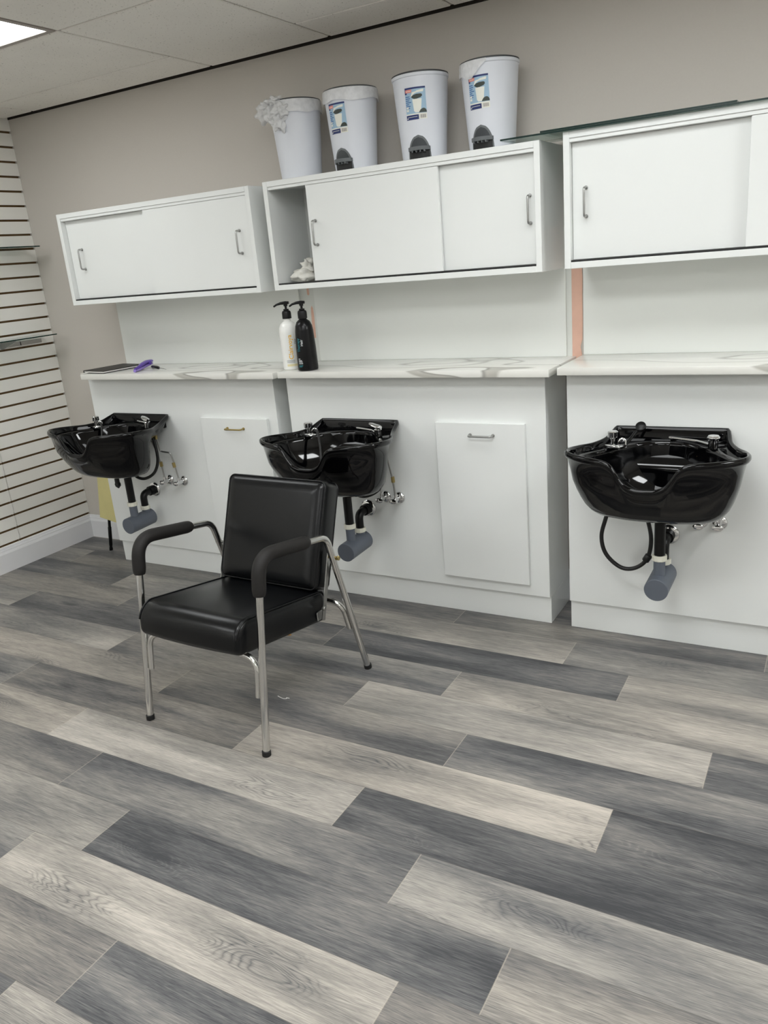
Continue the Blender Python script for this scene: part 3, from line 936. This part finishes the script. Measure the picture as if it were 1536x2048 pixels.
# ================================================================== RECLINING CHAIR
def chair():
    t = thing('reclining_chair', 'black vinyl salon chair with chrome tube frame standing in mid floor', 'chair', (2.281, -1.195, 0), rotz=math.radians(-1.9))
    XS = .275
    tr = .0125
    for s in (-1, 1):
        x = XS * s
        foot_f = (x, -.317, .012); cor_f = (x, -.226, .676); cor_r = (x, .140, .617); foot_r = (x, .317, .012)
        path = bend([foot_f, cor_f, cor_r, foot_r], [.075, .060], 12)
        q = MB(); q.tube(path, tr, 18)
        fr = q.build('side_frame', M_satin, t, 60)
        for f in (foot_f, foot_r):
            q = MB(); q.cyl((f[0], f[1] - (.001 if f[1] < 0 else -.003), 0.0), (f[0], f[1], .020), .0152, 20, .002)
            q.build('rubber_foot', M_rubber, fr, 40)
        # foam armrest sleeve follows the tube from below the front bend
        pts = []
        P = [Vector(p) for p in path]
        # dense resample
        dens = []
        for a, c in zip(P[:-1], P[1:]):
            n = max(1, int((c - a).length / .006))
            for k in range(n): dens.append(a.lerp(c, k / n))
        sl = [p for p in dens if (p.z > .545 and p.y < .035)]
        rad = []
        for i, p in enumerate(sl):
            e = min(i, len(sl) - 1 - i)
            rad.append(.0235 * (1.0 if e >= 4 else (.78, .9, .95, .98)[e]))
        q = MB(); q.tube([p + Vector((0, 0, .002)) for p in sl], rad, 20)
        q.build('armrest', M_pad, t, 60)
        # recline link and bolt
        xi = x - .024 * s
        q = MB()
        d0 = Vector((xi, .178, .530)); d1 = Vector((xi, .105, .315))
        ax = (d1 - d0).normalized(); nn = Vector((0, -ax.z, ax.y))
        rr = []
        for dx in (-.0018, .0018):
            rr.append([d0 + nn * .0095 - ax * .012 + Vector((dx, 0, 0)), d0 - nn * .0095 - ax * .012 + Vector((dx, 0, 0)), d1 - nn * .0095 + ax * .012 + Vector((dx, 0, 0)), d1 + nn * .0095 + ax * .012 + Vector((dx, 0, 0))])
        q.rings(rr)
        q.build('recline_link', M_steel, t)
        q = MB()
        q.cyl((x - .026 * s, .176, .524), (x + .020 * s, .176, .524), .0055, 12)
        q.cyl((x + .013 * s, .176, .524), (x + .022 * s, .176, .524), .009, 6, .001)
        q.build('pivot_bolt', M_brass if s > 0 else M_steel, t)
        q = MB(); q.cyl((xi - .006 * s, .112, .345), (xi + .006 * s, .112, .345), .008, 12, .002)
        q.build('rivet', M_steel, t)
    # inverted U stretchers under the seat
    def U(yb0, zt0, leg, name):
        xi = XS - .0225
        p = [(-xi + .002, leg(.20), .20), (-xi + .002, leg(.28), .28), (-xi + .0, leg(zt0), zt0), (xi, leg(zt0), zt0), (xi - .002, leg(.28), .28), (xi - .002, leg(.20), .20)]
        p = [p[0], p[2], p[3], p[5]]
        q = MB(); q.tube(bend(p, .065, 12), .0105, 16)
        q.build(name, M_satin, t, 60)
    U(0, .338, lambda z: -.317 + .137 * z, 'front_stretcher')
    U(0, .322, lambda z: .317 - .293 * z, 'rear_stretcher')
    # seat cushion: side profile swept across, softened at both ends
    tilt = math.radians(9.5)
    def seat_prof(shr):
        # local (a = depth from front, h = height); front nose is rounded
        pts = []
        D, T_, = .485, .118
        fr = .062
        cs = [(0, 0, fr * .45), (D, 0, .012), (D, T_, .018), (0, T_, fr)]
        corners = [((fr * .45, fr * .45), PI, 1.5 * PI, fr * .45), ((D - .012, .012), 1.5 * PI, 2 * PI, .012), ((D - .02, T_ - .02), 0, .5 * PI, .02), ((fr, T_ - fr), .5 * PI, PI, fr)]
        for (c, a0, a1, r) in corners:
            for k in range(9):
                a = a0 + (a1 - a0) * k / 8
                pts.append([c[0] + r * math.cos(a), c[1] + r * math.sin(a)])
        out = []
        for a, h in pts:
            a2 = a + (shr if a < D / 2 else -shr) * (1 if True else 0)
            h2 = h + (shr if h < T_ / 2 else -shr)
            if h > T_ / 2: h2 += (.016 if shr < .004 else 0) * math.sin(PI * min(max((a - .02) / (D - .02), 0), 1))
            out.append((a2, h2))
        return out
    q = MB(); rr = []
    HW = .229
    o0 = Vector((0, -.331, .358))
    def to3(x, a, h):
        return Vector((x, o0.y + a * math.cos(tilt) + h * math.sin(tilt) * .55, o0.z - a * math.sin(tilt) + h * math.cos(tilt)))
    for x, shr in ((-HW, .016), (-HW + .003, .007), (-HW + .010, .002), (-HW + .02, 0), (-HW * .5, -.003), (0, -.004), (HW * .5, -.003), (HW - .02, 0), (HW - .010, .002), (HW - .003, .007), (HW, .016)):
        rr.append([to3(x, a, h) for a, h in seat_prof(shr)])
    q.rings(rr)
    seat = q.build('seat', M_vinyl, t, 50)
    for s in (-1, 1):
        pr = seat_prof(.003)[18:36]
        q = MB(); q.tube([to3((HW - .006) * s, a, h + .0015) for a, h in pr], .0032, 8)
        q.build('piping', M_vinyl, seat, 60)
    # backrest: a reclined slab
    lean = math.radians(20)
    bo = Vector((0, .0968, .4151)); up = Vector((0, math.sin(lean), math.cos(lean))); nb = Vector((0, math.cos(lean), -math.sin(lean)))
    Hb, Wb, Tb = .403, .231, .092
    def slab(w, h0, h1, r, d):
        pts = []
        for cx, cz, a0 in ((w - r, h1 - r, 0), (-w + r, h1 - r, .5 * PI), (-w + r, h0 + r, PI), (w - r, h0 + r, 1.5 * PI)):
            for k in range(7):
                a = a0 + .5 * PI * k / 6
                pts.append(bo + Vector((cx + r * math.cos(a), 0, 0)) + up * (cz + r * math.sin(a)) + nb * d)
        return pts
    q = MB()
    q.rings([slab(Wb - .05, .05, Hb - .05, .01, -.010), slab(Wb - .022, .022, Hb - .022, .016, -.006), slab(Wb - .008, .008, Hb - .008, .02, .002), slab(Wb - .001, .001, Hb - .001, .024, .014), slab(Wb, 0, Hb, .026, .030),
             slab(Wb, 0, Hb, .026, Tb - .014), slab(Wb - .004, .004, Hb - .004, .024, Tb - .004), slab(Wb - .014, .014, Hb - .014, .02, Tb)])
    back = q.build('backrest', M_vinyl, t, 50)
    for d in (.006, Tb - .006):
        q = MB(); loop = slab(Wb - .003, .003, Hb - .003, .024, d); q.tube(loop + [loop[0]], .0034, 8)
        q.build('piping', M_vinyl, back, 60)
    # bars carrying the back and the seat
    for s in (-1, 1):
        q = MB(); q.box((HW + .004) * s - .003, (HW + .004) * s + .003, .088, .122, .300, .335, .004)
        q.build('seat_bracket', M_steel, t)
    return t
chair()

# ================================================================== PEDAL BINS
def bin_r(z):           # radius at height above the base
    return .0865 + .0215 * (z / .300)
def cone_pt(a, z, off=0.0):
    r = bin_r(z) + off
    return Vector((r * math.sin(a), -r * math.cos(a), z))
def cone_poly(q, pts, off, mi=0, n=10):
    if mi is None: return
    """flat-label polygon given as rows of (s0, s1, z): arc lengths wrapped on the bin"""
    rows = []
    for s0, s1, z in pts:
        r = bin_r(z)
        rows.append([cone_pt((s0 + (s1 - s0) * k / n) / r, z, off) for k in range(n + 1)])
    for i in range(len(rows) - 1):
        for k in range(n):
            f = q.face([rows[i][k], rows[i][k + 1], rows[i + 1][k + 1], rows[i + 1][k]], mi)

def pedal_bin(x, y, face, label, liner=None, front=True, zb=1.8919, scale=1.0):
    t = thing('pedal_bin', label, 'bin', (x, y, zb), 'white pedal bins on the middle wall cabinet', math.radians(face))
    t.scale = (scale, scale, scale)
    q = MB()
    q.lathe([(.082, 0.0), (.0862, .003), (bin_r(.02), .02), (bin_r(.17), .17), (bin_r(.289), .289), (bin_r(.291) + .003, .291), (bin_r(.300) + .0035, .300), (bin_r(.300) + .001, .302)], n=64)
    q.build('body', M_bin, t, 35)
    q = MB()
    q.lathe([(bin_r(.300) - .002, .3022), (bin_r(.300) + .002, .303), (bin_r(.300) + .002, .306), (bin_r(.300) - .006, .309), (.05, .311), (.001, .312)], n=64)
    q.build('lid', M_binlid, t, 35)
    if True:
        # arched recess with pedal
        q = MB()
        W, Hh = .046, .088
        def arch(w, h, z0, off, n=14):
            rows = []
            for k in range(n + 1):
                zz = z0 + (h - z0) * k / n
                ww = w * math.sqrt(max(0.0, 1 - ((zz - z0) / (h - z0)) ** 2.2))
                rows.append((-max(ww, .0005), max(ww, .0005), zz))
            return rows
        cone_poly(q, arch(W, Hh, .002, 0), .0012, 0)
        q.build('pedal_surround', M_pedal, t)
        q = MB(); cone_poly(q, arch(W - .007, Hh - .008, .002, 0), .0022, 0)
        q.build('pedal_recess', M_recess, t)
        q = MB(); cone_poly(q, [(-.040, .040, .003), (-.040, .040, .034)], .0030, 0)
        q.build('pedal_slot', M_black_track, t)
        q = MB()
        top, bot = [], []
        for k in range(13):
            a = -.042 + .084 * k / 12
            d = .022 * (1 - (a / .048) ** 2) + .006
            top.append((a, d))
        r0 = bin_r(.04)
        def pp(a, d, z): return Vector((a * 1.02, -(math.sqrt(max(r0 * r0 - a * a, 0)) + d), z))
        up_ = [pp(a, d, .046) for a, d in top] + [pp(a, -.004, .046) for a, d in top[::-1]]
        lo_ = [pp(a, d * .9, .033) for a, d in top] + [pp(a, -.004, .033) for a, d in top[::-1]]
        q.rings([lo_, up_])
        for a in (-.024, -.008, .008, .024):
            q.box(a - .002, a + .002, -(r0 + .020), -r0 + .006, .026, .0335)
        q.build('pedal', M_pedal, t)
        # printed label
        q = MB()
        def lab(q, pts, off, mi=0, n=10):
            cone_poly(q, [(a * .93, c * .93, .142 + (zz - .138) * .86) for a, c, zz in pts], off, mi, n)
        w = .0435; z0, z1 = .138, .266
        lab(q, [(-w, w, z0), (-w, w, z1)], .0008, 5)                       # white sheet
        lab(q, [(-w, w, z0 + .024), (-w, w, z1 - .006)], .0012, 0)          # blue field
        lab(q, [(-w, w, z1 - .007), (-w, w, z1)], .0014, 1)                 # navy header
        lab(q, [(-w, -w + .009, z1 - .026), (-w, -w + .009, z1 - .006)], .0014, 1)
        lab(q, [(-w + .003, -w + .030, z1 - .020), (-w + .003, -w + .030, z1 - .008)], .0018, 2)  # red logo patch
        lab(q, [(-w + .006, -w + .027, z1 - .0155), (-w + .006, -w + .027, z1 - .0135)], .0021, 5)
        # pictured bin
        lab(q, [(-.002, .014, z0 + .027), (-.008, .021, z0 + .034), (-.0125, .0265, z1 - .047)], .0016, 5)
        lab(q, [(-.018, -.012, z1 - .036), (-.012, .034, z1 - .020), (.010, .036, z1 - .014), (.030, .036, z1 - .011)], .0016, 5)
        lab(q, [(-.004, .006, z1 - .047), (-.013, .024, z1 - .042), (-.016, .029, z1 - .037), (-.008, .029, z1 - .031), (.006, .024, z1 - .028)], .0020, 3)
        lab(q, [(.012, w, z0 + .0255), (.014, w, z0 + .030), (.020, w - .003, z0 + .038), (.028, w - .009, z0 + .042)], .0020, 3)
        for k, (a, c) in enumerate(((-w + .002, -w + .020), (-w + .002, -w + .022), (-w + .002, -w + .018), (-w + .002, -w + .026), (-w + .002, -w + .016), (-w + .002, -w + .022), (-w + .002, -w + .019))):
            zz = z1 - .034 - .0075 * k
            lab(q, [(a, c, zz - .0035), (a, c, zz)], .0018, 4)
        for k in range(2):
            zz = z0 + .034 + .011 * k
            lab(q, [(-w + .003, -w + .013, zz), (-w + .003, -w + .013, zz + .008)], .0018, 5)
        lab(q, [(-w, .010, z0), (-w, .010, z0 + .019)], .0014, 1)
        lab(q, [(-w + .006, .004, z0 + .010), (-w + .006, .004, z0 + .0115)], .0018, 5)
        lab(q, [(-w + .003, -w + .008, z0 + .004), (-w + .003, -w + .008, z0 + .0075)], .0018, 5)
        for k in range(9):
            a = .016 + .0026 * k
            lab(q, [(a, a + (.0016 if k % 3 else .001), z0 + .004), (a, a + (.0016 if k % 3 else .001), z0 + .018)], .0014, 6, 2)
        q.build('printed_label', [L_blue, L_navy, L_red, L_dark, L_text, L_white, L_code], t)
    if liner:
        liner(t)
    return t

def cuff(a0, a1, depth, seed, off=.0015, wav=.003):
    def f(t):
        q = MB()
        n, m = 90, 8
        rows = []
        for j in range(m + 1):
            row = []
            for k in range(n + 1):
                a = math.radians(a0 + (a1 - a0) * k / n)
                taper = min(1.0, 4.0 * min(k / n, 1 - k / n)) if (a1 - a0) < 350 else 1.0
                dz = depth * (0.80 + .30 * mnoise.noise(Vector((math.cos(a) * 1.6 + seed, math.sin(a) * 1.6, 0.3)))) * (.25 + .75 * taper)
                z = .3022 - dz * j / m
                w = abs(mnoise.noise(Vector((math.cos(a) * 5 + seed, math.sin(a) * 5, z * 60))))
                row.append(cone_pt(a, z, off + .0028 + wav * w * (1 if j else .2) + .0006 * j))
            rows.append(row)
        for j in range(m):
            for k in range(n):
                q.face([rows[j][k], rows[j][k + 1], rows[j + 1][k + 1], rows[j + 1][k]])
        bmesh.ops.remove_doubles(q.bm, verts=list(q.bm.verts), dist=1e-5)
        q.build('bin_liner', M_bag, t, 180)
    return f

def crumple(q, c, r, seed, squash=(1, 1, 1), amp=.45, sub=4, fr=2.2):
    bb = bmesh.new()
    bmesh.ops.create_icosphere(bb, subdivisions=sub, radius=1.0)
    for v in bb.verts:
        d = v.co.normalized()
        n1 = mnoise.noise(d * fr + Vector((seed, 0, 0)))
        n2 = abs(mnoise.noise(d * fr * 2.3 + Vector((0, seed, 0))))
        n3 = abs(mnoise.noise(d * fr * 5 + Vector((0, 0, seed))))
        k = r * (1 + amp * n1 - amp * .6 * n2 - amp * .12 * n3)
        v.co = Vector(c) + Vector((d.x * squash[0], d.y * squash[1], d.z * squash[2])) * k
    q.add(bb)

def knot_liner(t):
    cuff(-180, 180, .060, 4.2, .0015, .004)(t)
    q = MB()
    def at(ang, z, off): return cone_pt(math.radians(ang), z, off)
    crumple(q, at(KN - 24, .268, .020), .040, 1.7, (1, 1, .95), .5)
    crumple(q, at(KN + 12, .252, .012), .034, 5.1, (1.1, .8, 1.1), .6)
    crumple(q, at(KN - 2, .288, .014), .030, 9.3, (1.2, .8, .9), .6)
    crumple(q, at(KN + 30, .262, .006), .034, 4.4, (1.2, .6, .9), .6)
    crumple(q, at(KN + 22, .225, .008), .038, 3.3, (1.0, .45, 1.1), .5)
    crumple(q, at(KN + 16, .302, .006), .024, 7.9, (1.5, .9, .8), .7)
    q.build('knotted_bag_top', M_bag, t, 180)
KN = -26 - 215
pedal_bin(2.006, -.150, 215, 'white pedal bin at the far left with a knotted plastic bag over its rim', knot_liner)
pedal_bin(2.283, -.150, -6, 'white pedal bin second from left with its liner cuffed evenly round the rim', cuff(-180, 180, .052, 1.1, .0015, .003))
pedal_bin(2.602, -.150, 13, 'white pedal bin third from left with no liner over its rim')
pedal_bin(2.884, -.135, -4, 'white pedal bin at the right next to the glass sheets', cuff(-100, 20, .062, 8.3, .0008, .0025))

# ================================================================== SMALL THINGS
# crumpled plastic in the open cabinet end
q = MB()
crumple(q, (0.0, 0, .030), .060, 2.2, (1.05, .9, .55), .35, 4, 1.8)
crumple(q, (.022, .006, .066), .040, 6.1, (.9, .8, .9), .6, 4, 1.9)
for v in q.bm.verts:
    v.co.z = max(v.co.z, 0.0)
o = q.build('crumpled_plastic', M_towel, None, 180, (1.992, -.195, 1.4652 + .0))
tag(o, 'crumpled white plastic lying in the open end of the middle wall cabinet', 'plastic bag')

def wrap_text(txt, size, R, ang, z0, m, parent, name, squeeze=1.0):
    """lettering running up a round bottle"""
    cu = bpy.data.curves.new(name, 'FONT'); cu.body = txt; cu.size = size; cu.align_x = 'LEFT'; cu.resolution_u = 3; cu.offset = size * .012
    tmp = bpy.data.objects.new(name, cu); COL.objects.link(tmp)
    dg = bpy.context.evaluated_depsgraph_get()
    me = bpy.data.meshes.new_from_object(tmp.evaluated_get(dg))
    bpy.data.objects.remove(tmp)
    for v in me.vertices:
        up, across = v.co.x * squeeze, v.co.y
        a = ang - (across - size * .35) / R
        v.co = Vector((R * math.sin(a), -R * math.cos(a), z0 + up))
    me.materials.clear(); me.materials.append(m)
    o = bpy.data.objects.new(name, me); COL.objects.link(o); o.parent = parent
    return o

def pump_bottle(x, y, z, m, label, dark):
    t = thing('pump_bottle', label, 'bottle', (x, y, z), None)
    r0, r1 = (.0455, .0405) if dark else (.042, .042)
    q = MB()
    if dark:
        prof = [(.040, 0), (.0455, .004), (.0460, .02), (.0445, .10), (.0405, .175), (.0375, .195), (.030, .212), (.019, .221), (.0165, .224), (.0165, .232)]
    else:
        prof = [(.037, 0), (.041, .004), (.0415, .02), (.0425, .10), (.0425, .165), (.0405, .186), (.034, .203), (.022, .212), (.0165, .215), (.0165, .226)]
    q.lathe(prof, n=48)
    q.build('body', m, t, 40)
    q = MB(); q.lathe([(.0205, .226), (.0205, .250), (.0185, .258), (.0120, .262), (.0120, .268)], n=32); q.build('pump_collar', M_blackpl, t, 30)
    q = MB()
    q.cyl((0, 0, .262), (0, 0, .284), .0052, 14)
    q.cyl((0, 0, .280), (0, 0, .292), .0092, 16, .001)
    d = Vector((-.86, -.30, 0)) if not dark else Vector((-.90, -.24, 0))
    d.normalize()
    path = [Vector((0, 0, .294)) - d * .016, Vector((0, 0, .2945)), Vector((0, 0, .2935)) + d * .022, Vector((0, 0, .289)) + d * .042, Vector((0, 0, .281)) + d * .056]
    q.tube(path, [.0060, .0075, .0062, .0046, .0040], 12)
    q.build('pump_head', M_blackpl, t, 40)
    return t
pw = pump_bottle(1.922, -.268, 1.0894 + .0030, M_bottle_w, 'white pump bottle with yellow vertical lettering on the middle worktop', False)
pb = pump_bottle(2.030, -.300, 1.0923, M_bottle_b, 'black pump bottle with teal lettering on the middle worktop', True)
AV = math.radians(36)      # side of a bottle that looks at the camera
wrap_text('Clairvoya', .0285, .0432, AV - .02, .048, M_ylw_ink, pw, 'lettering', 1.0)
wrap_text('Hair', .013, .0432, AV + .55, .115, M_grey_ink, pw, 'lettering', 1.0)
wrap_text('Thairapy', .020, .0462, AV - .80, .085, M_teal_ink, pb, 'lettering', .85)
wrap_text('Hair', .016, .0458, AV - .42, .110, M_white_ink, pb, 'lettering', 1.0)
def wrap_bar(q, R, a0, a1, z0, z1, n=8):
    for k in range(n):
        p = []
        for (kk, zz) in ((k, z0), (k + 1, z0), (k + 1, z1), (k, z1)):
            a = a0 + (a1 - a0) * kk / n
            p.append((R * math.sin(a), -R * math.cos(a), zz))
        q.face(p)
q = MB()
for zz in (.0335, .0385, .0425): wrap_bar(q, .0426, AV - .55, AV + .35, zz, zz + .0015)
q.build('fine_print', M_grey_ink, pw)
q = MB(); wrap_bar(q, .0424, AV - .55, AV + .6, .017, .027); q.build('print_band', M_cream_ink, pw)
q = MB()
for zz, w in ((.053, .16), (.046, .3), (.040, .34), (.033, .36)): wrap_bar(q, .0467, AV - .95, AV - .95 + w * 1.3, zz, zz + .003)
q.build('fine_print', M_white_ink, pb)
q = MB()
for zz, w in ((.024, .45), (.019, .35)): wrap_bar(q, .0468, AV - .95, AV - .95 + w, zz, zz + .003)
q.build('fine_print', M_teal_ink, pb)

# notebook on the left worktop
t = thing('notebook', 'thin black notebook lying at the left end of the left worktop', 'notebook', (.690, -.205, 1.0889), None, math.radians(-9))
q = MB(); q.box(-.092, .092, -.125, .125, 0.0, .0035, .0012, 1); q.box(-.092, .092, -.125, .125, .0105, .014, .0012, 1); q.box(-.094, -.090, -.125, .125, .0, .014, .001, 1)
q.build('cover', M_cover, t)
q = MB(); q.box(-.089, .088, -.122, .122, .0036, .0104); q.build('pages', M_paper, t)
q = MB(); q.tube(spline([(-.045, -.120, .0055), (-.052, -.135, .004), (-.060, -.150, .0025), (-.075, -.154, .0025)], 6), .0016, 8)
q.build('ribbon', M_paper, t)

# purple hair clip beside the notebook
t = thing('hair_clip', 'purple plastic hair clip leaning beside the notebook', 'hair clip', (.905, -.205, 1.0889), None, math.radians(0))
def jaw(q, pts, w, h):
    rr = []
    P = [Vector(p) for p in pts]
    for i, p in enumerate(P):
        d = (P[min(i + 1, len(P) - 1)] - P[max(i - 1, 0)]).normalized()
        n = Vector((-d.y, d.x, 0)).normalized()
        ww = w[i]
        rr.append([p + n * (ww * math.cos(2 * PI * k / 10)) + Vector((0, 0, h * math.sin(2 * PI * k / 10))) for k in range(10)])
    q.rings(rr)
q = MB(); jaw(q, [(.050, -.105, .0075), (.035, -.06, .009), (.010, -.01, .012), (-.015, .05, .015), (-.030, .095, .018)], [.007, .013, .016, .016, .012], .0075)
q.build('lower_jaw', M_lilac, t, 60)
q = MB(); jaw(q, [(.050, -.100, .013), (.030, -.05, .021), (.004, .0, .028), (-.022, .06, .033), (-.040, .105, .030)], [.006, .011, .015, .019, .015], .0075)
q.build('upper_jaw', M_purple, t, 60)
q = MB(); q.cyl((-.030, .055, .026), (.002, .065, .026), .009, 14, .001); q.build('spring', M_purple, t, 50)

# small black case with a metal pin
t = thing('tail_comb', 'small black comb handle with a thin metal tail right of the purple clip', 'comb', (.975, -.180, 1.0889))
q = MB(); jaw(q, [(-.060, .035, .006), (-.035, .020, .008), (0, .0, .009), (.030, -.016, .008), (.042, -.022, .006)], [.006, .012, .014, .012, .006], .0065)
q.build('comb_body', M_blackpl, t, 60)
q = MB(); q.tube([(.040, -.021, .007), (.075, -.032, .005), (.120, -.046, .0025)], [.0022, .0016, .001], 8); q.build('metal_tail', M_steel, t, 60)

# pale board on a black post leaning in the corner
t = thing('floor_stand', 'pale yellow board on a slim black post leaning in the left corner', 'stand', (.348, -.177, 0))
lean = math.radians(10)
ax = Vector((math.sin(lean), 0, math.cos(lean))); sd_ = Vector((math.cos(lean), 0, -math.sin(lean)))
q = MB(); q.tube([ax * .0 + Vector((0, 0, .002)), ax * .30], .0085, 14)
q.tube([ax * .0 + Vector((0, 0, .0)), ax * .018], .0105, 14)
q.tube([ax * .030, ax * .034, ax * .150, ax * .156], [.0085, .0105, .0105, .0085], 14)
q.build('post', M_blackpl, t, 40)
q = MB()
rr = []
for d, e in ((-.016, .003), (-.013, 0), (.013, 0), (.016, .003)):
    rr.append([ax * (.205 + e) + sd_ * (-.060 + e) + Vector((0, d, 0)), ax * (.205 + e) + sd_ * (.135 - e) + Vector((0, d, 0)), ax * (.55 - e) + sd_ * (.135 - e) + Vector((0, d, 0)), ax * (.55 - e) + sd_ * (-.060 + e) + Vector((0, d, 0))])
q.rings(rr)
q.build('board', M_yellow, t)

# scraps on the floor under the chair
q = MB(); q.rings([[(-.016, -.004, .0), (.0, -.007, .0), (.015, .002, .0), (.004, .008, .0), (-.012, .006, .0)], [(-.015, -.003, .0022), (.0, -.006, .005), (.014, .002, .003), (.004, .007, .004), (-.011, .005, .0022)]])
tag(q.build('floor_scrap', mat('orange_scrap', rgb(176, 128, 62), 0.7), None, None, (2.083, -.754, .0003)), 'tiny orange scrap lying on the floor under the chair', 'scrap')
q = MB(); q.tube(spline([(-.030, .006, .0012), (-.012, .0, .0014), (.006, -.004, .003), (.016, .0, .004), (.010, .006, .002), (.022, .008, .0014)], 6), .0012, 6)
tag(q.build('lint_curl', M_paper, None, None, (2.381, -1.202, .0)), 'curled white lint thread on the floor between the chair legs', 'lint')
